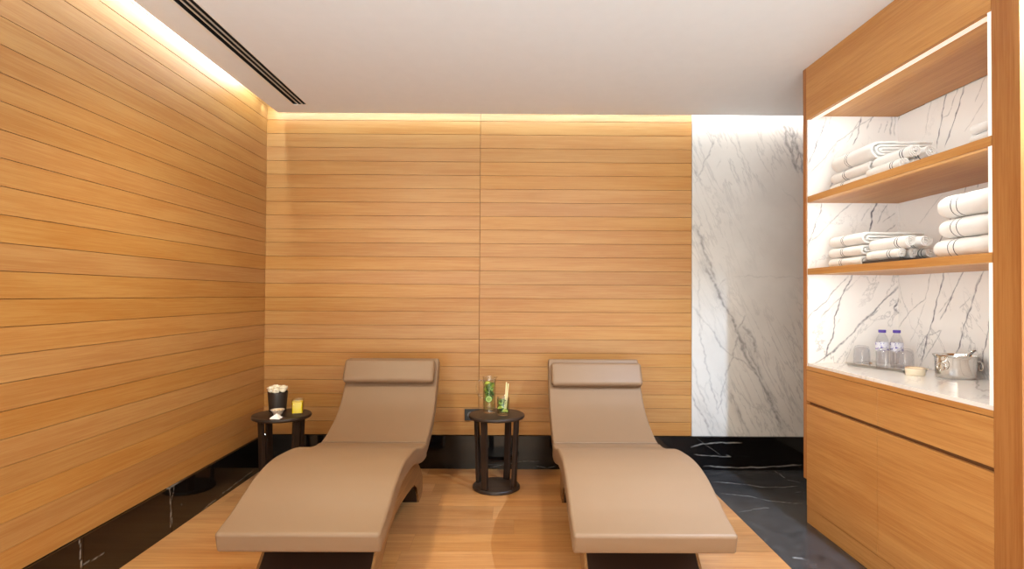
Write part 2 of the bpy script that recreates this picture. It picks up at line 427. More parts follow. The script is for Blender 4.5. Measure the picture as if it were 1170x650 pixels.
TOWEL, _nt, _b = newmat('white terry cloth')
_b.inputs['Roughness'].default_value = .95; _b.inputs['Base Color'].default_value = srgb(236, 232, 228); _b.inputs['Sheen Weight'].default_value = .3
_n2 = nd(_nt, 'ShaderNodeTexNoise', Scale=300.0, Detail=3.0); _bp = nd(_nt, 'ShaderNodeBump', Strength=.5, Distance=.002)
_nt.links.new(_n2.outputs[0], _bp.inputs['Height']); _nt.links.new(_bp.outputs[0], _b.inputs['Normal'])
STRIPE = plain('dark woven stripe', srgb(58, 56, 66), .9)
STEEL = plain('polished steel', (.78, .76, .73, 1), .12, 1)
BLACKP = plain('black plastic', srgb(18, 16, 15), .35)
GREYP = plain('grey socket face', srgb(120, 116, 112), .35)
GLASS = glassmat('clear glass', (.97, .98, .97, 1), 1.6)
WHITEM = plain('white enamel', srgb(226, 222, 216), .5)
SLOT = plain('dark duct', srgb(8, 7, 7), .9)
# ------------------------------------------------------------------ the setting
def board_wall(name, axis, face, sign, a_ranges, z0, mat, thin_after=99, gap=.0024):
    """tongue boards: each board a bevelled bar, in front of a dark backing"""
    bm = bmesh.new(); z = TOPZ; levels = []
    k0 = -3
    tops = [G0-PITCH*k for k in range(k0, 24)]
    tops = [min(t, TOPZ) for t in tops if t-PITCH < TOPZ]
    for k, zt in enumerate(tops):
        zb = max(zt-PITCH if zt < TOPZ else tops[1], z0)
        if zb >= zt-.004: continue
        g0 = gap if k+k0 < thin_after else .0012
        for (a0, a1) in a_ranges:
            d = .012
            b = (face, face+sign*d) if sign > 0 else (face+sign*d, face)
            if axis == 'x': box(bm, b[0], b[1], a0+.0015, a1-.0015, zb+g0/2, zt-g0/2)
            else: box(bm, a0+.0015, a1-.0015, b[0], b[1], zb+g0/2, zt-g0/2)
    bmesh.ops.bevel(bm, geom=list(bm.edges), offset=.0006, segments=1, affect='EDGES')
    # backing
    b = sorted((face+sign*.011, face+sign*.10))
    a0, a1 = a_ranges[0][0], a_ranges[-1][1]
    if axis == 'x': box(bm, b[0], b[1], a0, a1, z0, TOPZ, 1)
    else: box(bm, a0, a1, b[0], b[1], z0, TOPZ, 1)
    return tag(fin(name, bm, [mat, OAK_DARK]), kind='structure')
board_wall('wall_left', 'x', LX, -1, [(1.60, WY)], BBZ, OAK_H_L, thin_after=19)
board_wall('wall_back', 'y', WY, 1, [(LX-.1, SX), (SX, MX)], BBZ, OAK_H_B, gap=.0022)
tag(vein_panel('wall_back', 1, WY, MX+.001, 2.42, BBZ, TOPZ, .005, VEINS['wall'], M_WALL, .1, 1, warp=.005, px=.0042, gain=.7), kind='structure')
# baseboards of black marble, a little proud of the timber
tag(vein_panel('baseboard_back', 1, WY-.014, LX+.015, 2.42, .0, BBZ-.002, .004, VEINS['bb'], M_BLACK, .1, 1, warp=.0015, px=.0014, gain=.45), kind='structure')
for i, (a, b) in enumerate(((1.601, 2.4585), (2.4605, 3.0905), (3.0925, WY-.015))):
    tag(vein_panel('baseboard_left', 0, LX+.014, a, b, .0, BBZ-.002, .006, VEINS['lbb'], M_BLACK, .1, -1, warp=.002, px=.0016, gain=.7), kind='structure')
# floors: oak platform under the loungers, unseen floor in front made pale to bounce light
boxobj('floor', (LX+.005, 1.345, 1.0, WY-.01, -.06, 0), OAK_FLOOR, kind='structure')
boxobj('floor', (LX+.005, 1.345, Y0, .999, -.06, 0), STONE, kind='structure')
boxobj('floor', (1.346, 2.42, Y0, .999, -.06, 0), STONE, kind='structure')
boxobj('wall_left', (LX-.1, LX-.002, Y0, 1.599, 0, TOPZ), PLASTER, kind='structure')  # unseen near stretch of wall, given white plaster for bounce light
tag(vein_panel('floor', 2, 0., 1.346, 2.42, 1.0, WY-.01, .007, VEINS['floor'], M_BFLOOR, .06, -1, warp=.004, px=.0016, gain=.7), kind='structure')
# ceiling slab stopping short of the left and back walls, and the soffit above the light coves
VX0, VX1, VY1 = -1.570, -1.466, 3.950
bm = bmesh.new()
box(bm, EX, VX0, Y0, EY, CZ, CZ+.14); box(bm, VX1, 2.42, Y0, EY, CZ, CZ+.14)
box(bm, VX0, VX1, VY1, EY, CZ, CZ+.14); box(bm, VX0, VX1, Y0, VY1, CZ+.06, CZ+.14)
tag(fin('ceiling', bm, PLASTER), kind='structure')
tag(boxobj('ceiling', (LX-.1, 2.42, Y0, WY+.1, TOPZ, TOPZ+.05), PLASTER), kind='structure')
# wall on the right behind the cabinet, and its pier beside the marble
tag(boxobj('wall_right', (2.42, 2.5, Y0, WY+.1, 0, TOPZ), PLASTER), kind='structure')

# ------------------------------------------------------------------ linear air vent in the ceiling
VENT = thing('ceiling_vent', ((VX0+VX1)/2, 3.0, CZ), 'long linear air vent with three black slots in the grey ceiling', 'vent')
vo = VENT.location; FINM = plain('grey vent fins', srgb(190, 178, 166), .5)
def vb(name, b, mat): return boxobj(name, b, mat, VENT, off=tuple(vo))
vb('duct', (VX0+.001, VX1-.001, 1.2, VY1-.001, CZ+.045, CZ+.058), SLOT)
bm = bmesh.new()
box(bm, VX0+.0005-vo[0], VX0+.0015-vo[0], 1.2-vo[1], VY1-.001-vo[1], .0005, .058); box(bm, VX1-.0015-vo[0], VX1-.0005-vo[0], 1.2-vo[1], VY1-.001-vo[1], .0005, .058); box(bm, VX0+.0015-vo[0], VX1-.0015-vo[0], VY1-.0025-vo[1], VY1-.0012-vo[1], .0005, .058)
fin('duct_lining', bm, SLOT, VENT)
bm = bmesh.new()
def fb(*b): box(bm, b[0]-vo[0], b[1]-vo[0], b[2]-vo[1], b[3]-vo[1], b[4]-vo[2], b[5]-vo[2])
fb(VX0-.010, VX0+.008, 1.2, VY1+.004, CZ-.003, CZ-.0002); fb(VX1-.004, VX1+.004, 1.2, VY1+.004, CZ-.003, CZ-.0002)
fb(VX0-.008, VX1+.004, VY1-.004, VY1+.006, CZ-.0035, CZ-.0002)
fin('frame', bm, WHITEM, VENT)
w = (VX1-VX0-.012)/3
for k in (1, 2):
    x = VX0+.008+k*w
    vb('fin_bar', (x-.0035, x+.0035, 1.2, VY1-.001, CZ-.001, CZ+.004), FINM)

# ------------------------------------------------------------------ built-in cabinet on the right
CAB = thing('shelving_cabinet', (CX+.25, 2.6, 0), 'tall oak built-in cabinet with open lit marble niche and shelves over drawers', 'cabinet')
co = tuple(CAB.location)
def cb(name, b, mat, bevel=.0008, parent=None): return boxobj(name, b, mat, parent or CAB, bevel=bevel, off=co)
YE = 3.294
cb('end_panel', (CX-.001, CX+.70, 3.262, YE, BBZ, CZ-.001), OAK_Z)
cb('plinth_return', (CX+.012, CX+.70, 3.262, 3.286, .001, BBZ), BLACKP)
cb('stile', (CX-.002, CX+.06, 1.874, 1.987, .001, CZ-.001), OAK_Z)
cb('side_panel', (CX+.061, CX+.70, 1.90, 1.976, .001, CZ-.001), OAK_Z)
cb('header', (CX, CX+.022, 1.991, 3.261, 2.341, CZ-.001), OAK_Y)
cb('soffit', (CX+.0225, 2.235, 1.98, 3.2495, 2.362, 2.382), OAK_Y)
for zt in (1.890, 1.471):
    cb('shelf', (CX, 2.238, 1.992, 3.2490, zt-.035, zt), OAK_Y)
cb('front_rail', (CX, CX+.02, 1.9895, 3.261, .884, .9065), OAK_Y)
cb('carcass', (CX+.022, 2.235, 1.98, 3.26, .03, .895), OAK_DARK)
cb('plinth', (CX+.002, CX+.02, 1.9895, 3.261, .001, .098), OAK_Y)
DY = 2.627
for (a, b) in ((1.9895, DY-.0015), (DY+.0015, 3.2605)):
    cb('drawer', (CX, CX+.02, a, b, .705, .881), OAK_Y)
    cb('door', (CX, CX+.02, a, b, .1010, .686), OAK_Y)
# marble lining of the niche
o = vein_panel('back_panel', 0, NX, 1.985, NY1, .905, 2.362, .004, VEINS['back'], M_NICHE, .02, 1, warp=.003, px=.0019); o.parent = CAB; o.location = tuple(-c for c in co)
o = vein_panel('marble_side', 1, NY1, CX+.004, NX, .905, 2.362, .004, VEINS['side'], M_NICHE, .011, 1, warp=.003, px=.0023); o.parent = CAB; o.location = tuple(-c for c in co)
for (z0, z1) in ((.924, 1.4345), (1.472, 1.854), (1.891, 2.360)):
    cb('marble_lining', (CX+.012, 2.238, 1.978, 1.989, z0, z1), M_TOP)
LEDM = emit('led diffuser', (1, .78, .56, 1), .55)
LEDV = emit('led diffuser upright', (1, .80, .62, 1), .36)
for (z0, z1) in ((.924, 1.4345), (1.472, 1.854), (1.891, 2.3395)):
    cb('led_strip', (CX+.002, CX+.012, 1.990, 2.008, z0, z1), LEDV, 0)
cb('led_strip', (CX+.0225, CX+.062, 1.991, 3.2495, 2.345, 2.3615), LEDM, 0)
# worktop
bm = bmesh.new(); box(bm, CX+.003-2, 2.238-2, 1.9895-2.6, 3.249-2.6, .907-.9, .9235-.9)
wt = fin('worktop', bm, M_TOP, None, (2, 2.6, .9), bevel=.001)
tag(wt, 'white veined marble worktop above the oak drawers', 'worktop')

# ------------------------------------------------------------------ wave loungers
TOPP = [(2.212,.375),(2.25,.385),(2.333,.409),(2.40,.435),(2.484,.467),(2.56,.490),(2.656,.507),(2.75,.512),(2.855,.506),(2.95,.497),(3.038,.482),(3.13,.456),(3.22,.434),(3.31,.420),(3.40,.421),(3.50,.443),(3.617,.486),(3.70,.530),(3.758,.573),(3.82,.640),(3.87,.703),(3.915,.780),(3.950,.850)]
TH = .086
def stations(a0, a1, off=0.):
    c = catmull([(0, y, z) for y, z in TOPP], 6)
    ts = []
    for i, p in enumerate(c):
        t = (c[min(i+1, len(c)-1)]-c[max(i-1, 0)]).normalized(); n = Vector((0, -t.z, t.y))
        q = p-n*off
        ts.append(((q.y, q.z), (t.y, t.z), (n.y, n.z), p.y))
    return [(a, b, c_) for a, b, c_, y in ts if a0 <= y <= a1]
def smooth_lou(bm, name, mat, parent): return fin(name, bm, mat, parent, smooth=40)
def make_lounger(cx, label, pil_lo, pil_dx):
    R = thing('wave_lounger', (cx, 3.0, 0), label, 'lounger', 'wave loungers')
    W = .648
    sh = lambda st: [((p[0]-3.0, p[1]), t, n) for p, t, n in st]
    bm = bmesh.new(); loft(bm, sh(stations(2.2, 3.372, TH/2)), W, TH, .013, .014, .004); smooth_lou(bm, 'seat_cushion', LEATHER, R)
    bm = bmesh.new(); loft(bm, sh(stations(3.392, 4, TH/2)), W-.014, TH, .013, .004, .014); smooth_lou(bm, 'backrest', LEATHER, R)
    # pillow strapped to the top of the back
    st = stations(3.80, 4, -.026)
    p1 = Vector(TOPP[-1]) ; p0 = Vector((3.85, .677)); t = (p1-p0).normalized(); n = Vector((-t.y, t.x))
    ctr = p1 - t*(pil_lo) + n*.030
    S = []
    for k in range(9):
        q = ctr + t*(-.058+.116*k/8); S.append(((q.x-3.0, q.y), (t.x, t.y), (n.x, n.y)))
    bm = bmesh.new(); loft(bm, S, .622, .062, .022, .026, .026, ends=7)
    o = smooth_lou(bm, 'pillow', LEATHER, R); o.location.x = pil_dx; o.rotation_euler.y = 0
    # curved base
    outer = [(2.235, 0), (2.33, .072), (2.41, .14), (2.47, .19), (2.56, .30), (2.66, .40)]
    top = [(y, z-.088) for y, z in ((2.70, .512), (2.855, .506), (2.95, .497), (3.038, .482), (3.13, .456), (3.22, .434), (3.31, .420), (3.40, .421), (3.46, .432))]
    rear = [(3.47, .305), (3.53, .245), (3.62, .185), (3.685, .12), (3.70, .06), (3.68, .015), (3.64, 0)]
    inner = [(3.55, 0), (3.53, .05), (3.48, .115), (3.40, .16), (3.30, .175), (3.15, .19), (3.0, .20), (2.85, .20), (2.72, .175), (2.60, .115), (2.50, .055), (2.42, 0)]
    top = [(y, z-.004) for y, z in top]
    poly = outer+top+rear+inner
    def prism(name, x0, x1, pts, mat):
        bm = bmesh.new(); a = [bm.verts.new((x0, y-3.0, z)) for y, z in pts]; b = [bm.verts.new((x1, y-3.0, z)) for y, z in pts]
        m = len(pts)
        for k in range(m): bm.faces.new((a[k], a[(k+1) % m], b[(k+1) % m], b[k]))
        bm.faces.new(a); bm.faces.new(b[::-1])
        bmesh.ops.triangulate(bm, faces=[f for f in bm.faces if len(f.verts) > 4])
        return fin(name, bm, mat, R, smooth=35)
    prism('base', -.238, .238, poly, DARKBASE)
    prism('base_side', .2385, .250, poly, SIDEWOOD); prism('base_side', -.250, -.2385, poly, SIDEWOOD)
    return R
make_lounger(-.840, 'beige leatherette wave lounger on the left, beside the table with the flower pot', .100, -.012)
make_lounger(.563, 'beige leatherette wave lounger on the right, nearer the marble floor and cabinet', .118, .010)

# ------------------------------------------------------------------ round side tables
def make_table(cx, cy, label, rot):
    R = thing('side_table', (cx, cy, 0), label, 'side table', 'round side tables')
    bm = bmesh.new(); lathe(bm, [(0, .476), (.180, .476), (.187, .479), (.190, .484), (.190, .492), (.187, .498), (.182, .500), (0, .500)], n=64); fin('table_top', bm, WENGE, R, smooth=40)
    bm = bmesh.new(); lathe(bm, [(0, 0), (.156, 0), (.160, .004), (.160, .016), (.156, .021), (0, .021)], n=64); fin('base_plate', bm, WENGE, R, smooth=40)
    for k in range(4):
        a = math.radians(rot[k]); c, s = math.cos(a), math.sin(a)
        bm = bmesh.new(); vs = []
        for z, r in ((.0215, .132), (.4755, .150)):
            for u, v in ((-.021, -.012), (.021, -.012), (.021, .012), (-.021, .012)):
                vs.append(bm.verts.new((r*c - s*u + c*v, r*s + c*u + s*v, z)))
        for f in ((3,2,1,0), (4,5,6,7), (0,1,5,4), (1,2,6,5), (2,3,7,6), (3,0,4,7)): bm.faces.new([vs[i] for i in f])
        fin('leg', bm, WENGE_Z, R, bevel=.002)
    return R
T1 = (-1.556, 3.79); T2 = (-.111, 3.825)
make_table(T1[0], T1[1], 'dark round side table in the corner between left wall and left lounger', (236, 328, 52, 146))
make_table(T2[0], T2[1], 'dark round side table between the two loungers, carrying the green drinks', (238, 334, 58, 158))
TZ = .5002

# ------------------------------------------------------------------ table 1: flower pot, roses, nut bowl, napkin, juice
def disp(bm, amp, sc, seed=0):
    from mathutils import noise
    for v in bm.verts:
        v.co += Vector((noise.noise(v.co*sc+Vector((seed, 0, 0))), noise.noise(v.co*sc+Vector((0, seed+5, 0))), noise.noise(v.co*sc+Vector((0, 0, seed+9)))))*amp
px, py = -1.624, 3.885
pot = thing('flower_pot', (px, py, TZ), 'dark brown cylindrical pot of white blossoms on the corner side table', 'pot')
bm = bmesh.new(); lathe(bm, [(0, 0), (.052, 0), (.056, .003), (.066, .130), (.066, .132), (.063, .132), (.054, .012), (0, .012)], n=48)
fin('pot_body', bm, plain('dark brown pot', srgb(46, 36, 30), .45), pot, smooth=40)
PETAL = plain('cream petals', srgb(244, 232, 208), .7); LEAF = plain('green leaf', srgb(86, 128, 40), .5)
bm = bmesh.new(); lathe(bm, [(0, .118), (.040, .118), (.060, .112), (.060, .105), (0, .105)], n=24); fin('soil', bm, plain('dark filling', srgb(40, 52, 24), .9), pot)
spots = [(-.040, -.024, .143), (.000, -.036, .136), (.042, -.020, .145), (-.012, .012, .150), (.030, .030, .146), (-.034, .034, .146)]
for k, (dx, dy, dz) in enumerate(spots):
    bm = bmesh.new()
    bmesh.ops.create_icosphere(bm, subdivisions=2, radius=.023)
    for ring, (n, r, tilt) in enumerate(((5, .029, .25), (6, .031, .45))):
        for j in range(n):
            a = 2*PI*(j+ring*.5)/n+k; base = []
            for iu in range(4):
                row = []
                for iv in range(5):
                    u = iu/3; v = (iv/4-.5)*1.3*(1-.35*abs(u-.6))
                    rr = r*(.35+.65*math.sin(u*PI/2)*(.6+tilt*.4)); z = -.010+.026*u-.006*tilt*u*u
                    row.append(bm.verts.new((rr*math.cos(a+v), rr*math.sin(a+v), z)))
                base.append(row)
            for iu in range(3):
                for iv in range(4): bm.faces.new((base[iu][iv], base[iu][iv+1], base[iu+1][iv+1], base[iu+1][iv]))
    disp(bm, .006, 70, k)
    o = fin('white_blossom', bm, PETAL, None, (px+dx*.95, py+dy*.95, TZ+dz+.006), smooth=60)
    tag(o, ['cream blossom in the dark pot, leftmost at the rim', 'cream blossom in the dark pot, lowest one at the front of the rim', 'cream blossom in the dark pot, rightmost at the rim', 'cream blossom in the middle of the dark pot', 'cream blossom at the back of the dark pot beside the rightmost one', 'cream blossom at the back of the dark pot beside the leftmost one'][k], 'flower', 'blossoms in the dark pot')
    bm = bmesh.new(); tube(bm, [(0, 0, -.012), (.001, .001, -.030)], .003, 6); fin('stem', bm, LEAF, o)
bx, by = -1.553, 3.715
bowl = thing('snack_bowl', (bx, by, TZ), 'small pale bowl of nuts in front of the dark flower pot', 'bowl')
bm = bmesh.new(); lathe(bm, [(0, 0), (.020, 0), (.022, .006), (.034, .030), (.045, .044), (.043, .045), (.032, .032), (.018, .010), (0, .009)], n=40)
fin('bowl_body', bm, plain('glazed bowl', srgb(206, 190, 172), .3), bowl, smooth=50)
bm = bmesh.new()
for k in range(46):
    a = random.random()*2*PI; r = .034*math.sqrt(random.random()); zz = .033+random.random()*.013*(1-r/.05)
    m4 = Matrix.Translation((bx+r*math.cos(a), by+r*math.sin(a), TZ+zz)) @ Matrix.Rotation(random.random()*6, 4, 'Z') @ Matrix.Rotation(random.random()-.5, 4, 'X') @ Matrix.Diagonal((1.5, .9, .7, 1))
    bmesh.ops.create_icosphere(bm, subdivisions=1, radius=.0058, matrix=m4)
    for f in bm.faces[-20:] if False else []: pass
bm.faces.ensure_lookup_table()
for i, f in enumerate(bm.faces): f.material_index = [0, 0, 1, 2][(i//20) % 4]
o = fin('mixed_nuts', bm, [plain('pale nut', srgb(226, 196, 150), .6), plain('brown nut', srgb(120, 72, 40), .6), plain('cream nut', srgb(240, 226, 200), .6)], smooth=180)
tag(o, 'heap of mixed pale and brown nuts in the small bowl', 'nuts', kind='stuff')
bm = bmesh.new()
pts = [(-.036, -.030), (.034, -.034), (.030, .020), (-.026, .026)]
b0 = [bm.verts.new((x, y, 0)) for x, y in pts]; b1 = [bm.verts.new((x*.96, y*.96, .005)) for x, y in pts]
tp = bm.verts.new((.002, -.006, .032)); bm.faces.new(b0[::-1])
for k in range(4):
    bm.faces.new((b0[k], b0[(k+1) % 4], b1[(k+1) % 4], b1[k])); bm.faces.new((b1[k], b1[(k+1) % 4], tp))
bmesh.ops.subdivide_edges(bm, edges=list(bm.edges), cuts=3, use_grid_fill=True); disp(bm, .003, 50, 3)
for v in bm.verts: v.co.z = max(v.co.z, 0)
o = fin('folded_napkin', bm, plain('white paper', srgb(246, 243, 238), .8), None, (-1.534, 3.655, TZ), smooth=50)
tag(o, 'small folded white napkin at the front edge of the corner side table', 'napkin')
# square tumbler of orange-yellow juice
def square_prism(bm, hw, z0, z1, r, n=4, mi=0, hw1=None):
    hw1 = hw1 or hw
    a = [bm.verts.new((x, y, z0)) for x, y in rrect(hw, hw, r, n)]; b = [bm.verts.new((x, y, z1)) for x, y in rrect(hw1, hw1, r, n)]
    m = len(a)
    for k in range(m): f = bm.faces.new((a[k], a[(k+1) % m], b[(k+1) % m], b[k])); f.material_index = mi
    return a, b
jx, jy = -1.452, 3.80
j = thing('juice_glass', (jx, jy, TZ), 'square glass tumbler of bright yellow juice on the corner side table', 'glass', rz=.2)
bm = bmesh.new(); a, b = square_prism(bm, .036, 0, .098, .008); bm.faces.new(a[::-1]); a2, b2 = square_prism(bm, .0335, .008, .098, .007, hw1=.0338); bm.faces.new(a2)
for k in range(len(b)): bm.faces.new((b[k], b[(k+1) % len(b)], b2[(k+1) % len(b)], b2[k]))
fin('tumbler', bm, GLASS, j, smooth=40)
JU, _nt, _b = newmat('yellow juice'); _b.inputs['Base Color'].default_value = srgb(248, 214, 0); _b.inputs['Roughness'].default_value = .25; _b.inputs['Subsurface Radius'].default_value = (.02, .015, .004)
bm = bmesh.new(); a, b = square_prism(bm, .033, .009, .082, .007); bm.faces.new(a[::-1]); bm.faces.new(b); fin('juice', bm, JU, j, smooth=40)

# ------------------------------------------------------------------ table 2: pitcher and glass with cucumber, lime and mint
qx, qy = -.163, 3.862
pit = thing('water_pitcher', (qx, qy, TZ), 'tall clear glass pitcher of green infused water on the middle side table', 'pitcher')
bm = bmesh.new()
lathe(bm, [(0, 0), (.040, 0), (.0435, .004), (.0435, .012), (.0425, .018), (.0435, .05), (.0435, .20), (.0445, .236), (.0468, .246), (.0452, .2462), (.0425, .236), (.0412, .20), (.0410, .05), (.040, .030), (.034, .024), (0, .024)], n=48)
bm.verts.ensure_lookup_table()
for v in bm.verts:   # spout on the right
    if v.co.z > .232 and v.co.x > .03: v.co.x += (v.co.z-.232)*.9*max(0, 1-abs(v.co.y)/.03)
fin('pitcher_body', bm, GLASS, pit, smooth=50)
bm = bmesh.new(); tube(bm, catmull([(-.042, .0, .212), (-.062, -.004, .222), (-.082, -.006, .205), (-.088, -.006, .165), (-.078, -.004, .125), (-.060, -.002, .105), (-.042, 0, .100)], 5), .0052, 10); fin('handle', bm, GLASS, pit, smooth=180)
WATER = glassmat('water', (.93, .97, .86, 1), .4)
bm = bmesh.new(); lathe(bm, [(0, .0245), (.033, .0250), (.0395, .032), (.0400, .05), (.0402, .205), (0, .205)], n=40); fin('water', bm, WATER, pit, smooth=50)
CUC_S = plain('cucumber skin', srgb(58, 96, 30), .35); CUC_F = plain('cucumber flesh', srgb(182, 204, 120), .4); CUC_C = plain('cucumber seeds', srgb(138, 168, 80), .4)
LIME_S = plain('lime rind', srgb(120, 160, 40), .4); LIME_F = plain('lime flesh', srgb(184, 186, 78), .3)
MINT = plain('mint leaf', srgb(56, 98, 26), .5)
def slice_obj(name, r, loc, rx, rz, label, cat, group, mats, half=False):
    bm = bmesh.new(); t = .0035
    for (r0, r1, mi) in ((0, r*.55, 2), (r*.55, r*.88, 1), (r*.88, r, 0)):
        n = 14 if half else 28; arc = PI if half else 2*PI
        for s in (-t/2, t/2):
            for k in range(n):
                a, b = arc*k/n, arc*(k+1)/n
                P = [(r0*math.cos(a), r0*math.sin(a), s), (r1*math.cos(a), r1*math.sin(a), s), (r1*math.cos(b), r1*math.sin(b), s)]
                if r0 > 0: P.append((r0*math.cos(b), r0*math.sin(b), s))
                f = bm.faces.new([bm.verts.new(p) for p in P]); f.material_index = mi
    for k in range(n):
        a, b = arc*k/n, arc*(k+1)/n
        f = bm.faces.new([bm.verts.new(p) for p in ((r*math.cos(a), r*math.sin(a), -t/2), (r*math.cos(b), r*math.sin(b), -t/2), (r*math.cos(b), r*math.sin(b), t/2), (r*math.cos(a), r*math.sin(a), t/2))]); f.material_index = 0
    if half:
        f = bm.faces.new([bm.verts.new(p) for p in ((-r, 0, -t/2), (r, 0, -t/2), (r, 0, t/2), (-r, 0, t/2))]); f.material_index = 1
    bmesh.ops.remove_doubles(bm, verts=bm.verts, dist=1e-5)
    o = fin(name, bm, mats, None, loc); o.rotation_euler = (rx, 0, rz)
    return tag(o, label, cat, group)
CU = [CUC_S, CUC_F, CUC_C]; LI = [LIME_S, LIME_F, LIME_F]
slice_obj('cucumber_slice', .0235, (qx-.002, qy-.031, TZ+.098), PI/2, .05, 'round cucumber slice pressed face-on against the lower part of the pitcher', 'cucumber slice', 'cucumber slices in the pitcher', CU)
slice_obj('cucumber_slice', .021, (qx+.014, qy-.016, TZ+.170), PI/2-.3, 1.0, 'cucumber slice standing edge-on in the upper middle of the pitcher', 'cucumber slice', 'cucumber slices in the pitcher', CU)
slice_obj('cucumber_slice', .020, (qx-.014, qy-.008, TZ+.138), PI/2+.4, -.5, 'cucumber slice lying tilted behind the middle of the pitcher', 'cucumber slice', 'cucumber slices in the pitcher', CU)
slice_obj('lime_wedge', .024, (qx-.008, qy-.010, TZ+.197), PI/2-.9, .2, 'pale lime wedge floating at the top of the pitcher', 'lime wedge', 'lime wedges in the drinks', LI, True)
slice_obj('lime_wedge', .024, (qx+.026, qy-.020, TZ+.178), PI/2, PI/2-.4, 'yellow-green lime wedge standing at the right side of the pitcher', 'lime wedge', 'lime wedges in the drinks', LI, True)
slice_obj('lime_wedge', .024, (qx-.029, qy-.016, TZ+.150), PI/2, PI/2+.5, 'yellow-green lime wedge standing at the left side of the pitcher', 'lime wedge', 'lime wedges in the drinks', LI, True)
def leaves(name, cx, cy, z0, z1, R, n, label):
    bm = bmesh.new()
    for k in range(n):
        a = random.random()*2*PI; r = R*math.sqrt(random.random()); z = z0+(z1-z0)*random.random()
        M = Matrix.Translation((cx+r*math.cos(a), cy+r*math.sin(a), z)) @ Matrix.Rotation(random.random()*6.3, 4, 'Z') @ Matrix.Rotation(random.random()*3, 4, 'X') @ Matrix.Rotation(random.random()*3, 4, 'Y')
        L = .009+.005*random.random(); w = L*.5; P = []
        for i in range(5):
            u = i/4; hw = w*math.sin(PI*min(max(u, .04), .97))**.8; c = .25*L*math.sin(PI*u)
            P.append([bm.verts.new(M @ Vector((-hw, (u-.5)*2*L*.8, c))), bm.verts.new(M @ Vector((0, (u-.5)*2*L*.8, c*.6))), bm.verts.new(M @ Vector((hw, (u-.5)*2*L*.8, c)))])
        for i in range(4):
            for q in range(2):
                f = bm.faces.new((P[i][q], P[i][q+1], P[i+1][q+1], P[i+1][q])); f.material_index = k % 2
    o = fin(name, bm, [MINT, plain('young mint leaf', srgb(104, 138, 42), .5)], smooth=180)
    return tag(o, label, 'mint', kind='stuff')
leaves('mint_leaves', qx, qy, TZ+.090, TZ+.205, .0275, 210, 'loose green mint leaves floating inside the glass pitcher')
gx, gy = -.066, 3.79
gl = thing('drinking_glass', (gx, gy, TZ), 'short clear tumbler of mint and lime water in front of the pitcher', 'glass')
bm = bmesh.new(); lathe(bm, [(0, 0), (.037, 0), (.040, .003), (.0415, .012), (.0415, .118), (.0405, .120), (.0393, .118), (.0390, .014), (.035, .010), (0, .010)], n=48); fin('tumbler', bm, GLASS, gl, smooth=50)
bm = bmesh.new(); lathe(bm, [(0, .0105), (.034, .0108), (.038, .015), (.0382, .098), (0, .098)], n=40); fin('water', bm, WATER, gl, smooth=50)
leaves('mint_leaves', gx, gy, TZ+.024, TZ+.106, .0265, 150, 'loose green mint leaves inside the short tumbler')
slice_obj('lime_wedge', .021, (gx-.016, gy-.022, TZ+.046), PI/2, .3, 'lime wedge low at the front left of the short tumbler', 'lime wedge', 'lime wedges in the drinks', LI, True)
slice_obj('lime_wedge', .021, (gx+.012, gy-.024, TZ+.026), PI/2-.3, -.2, 'lime wedge at the very bottom of the short tumbler', 'lime wedge', 'lime wedges in the drinks', LI, True)
slice_obj('cucumber_slice', .020, (gx-.014, gy-.010, TZ+.088), PI/2-.4, -.5, 'pale cucumber slice near the rim of the short tumbler', 'cucumber slice', 'cucumber slices in the short tumbler', CU)
STALK = plain('pale lemongrass', srgb(238, 220, 168), .5)
for k, (p, q) in enumerate((((.010, -.016, .03), (.022, -.012, .222)), ((.018, -.016, .035), (.034, -.010, .212)))):
    bm = bmesh.new(); tube(bm, [p, tuple((a+b)/2 for a, b in zip(p, q)), q], [.0048, .0045, .0038], 10)
    o = fin('lemongrass_stalk', bm, STALK, None, (gx, gy, TZ), smooth=60)
    tag(o, ['cream lemongrass stalk in the short tumbler, the taller of the two', 'cream lemongrass stalk in the short tumbler, the shorter of the two'][k], 'stalk', 'lemongrass stalks in the tumbler')

# ------------------------------------------------------------------ wall socket behind the middle table
sk = thing('wall_socket', (-.282, WY, .405), 'black double wall socket on the oak boards behind the middle side table', 'socket')
boxobj('cover_plate', (-.082, .082, -.011, -.0005, -.043, .043), BLACKP, sk, bevel=.002)
for s in (-.039, .039):
    bm = bmesh.new(); lathe(bm, [(0, 0), (.014, 0), (.016, .002), (.020, .0035), (.022, .001)], n=32)
    o = fin('socket_insert', bm, GREYP if s < 0 else BLACKP, sk, (s, -.0112, 0), smooth=50); o.rotation_euler = (PI/2, 0, 0)

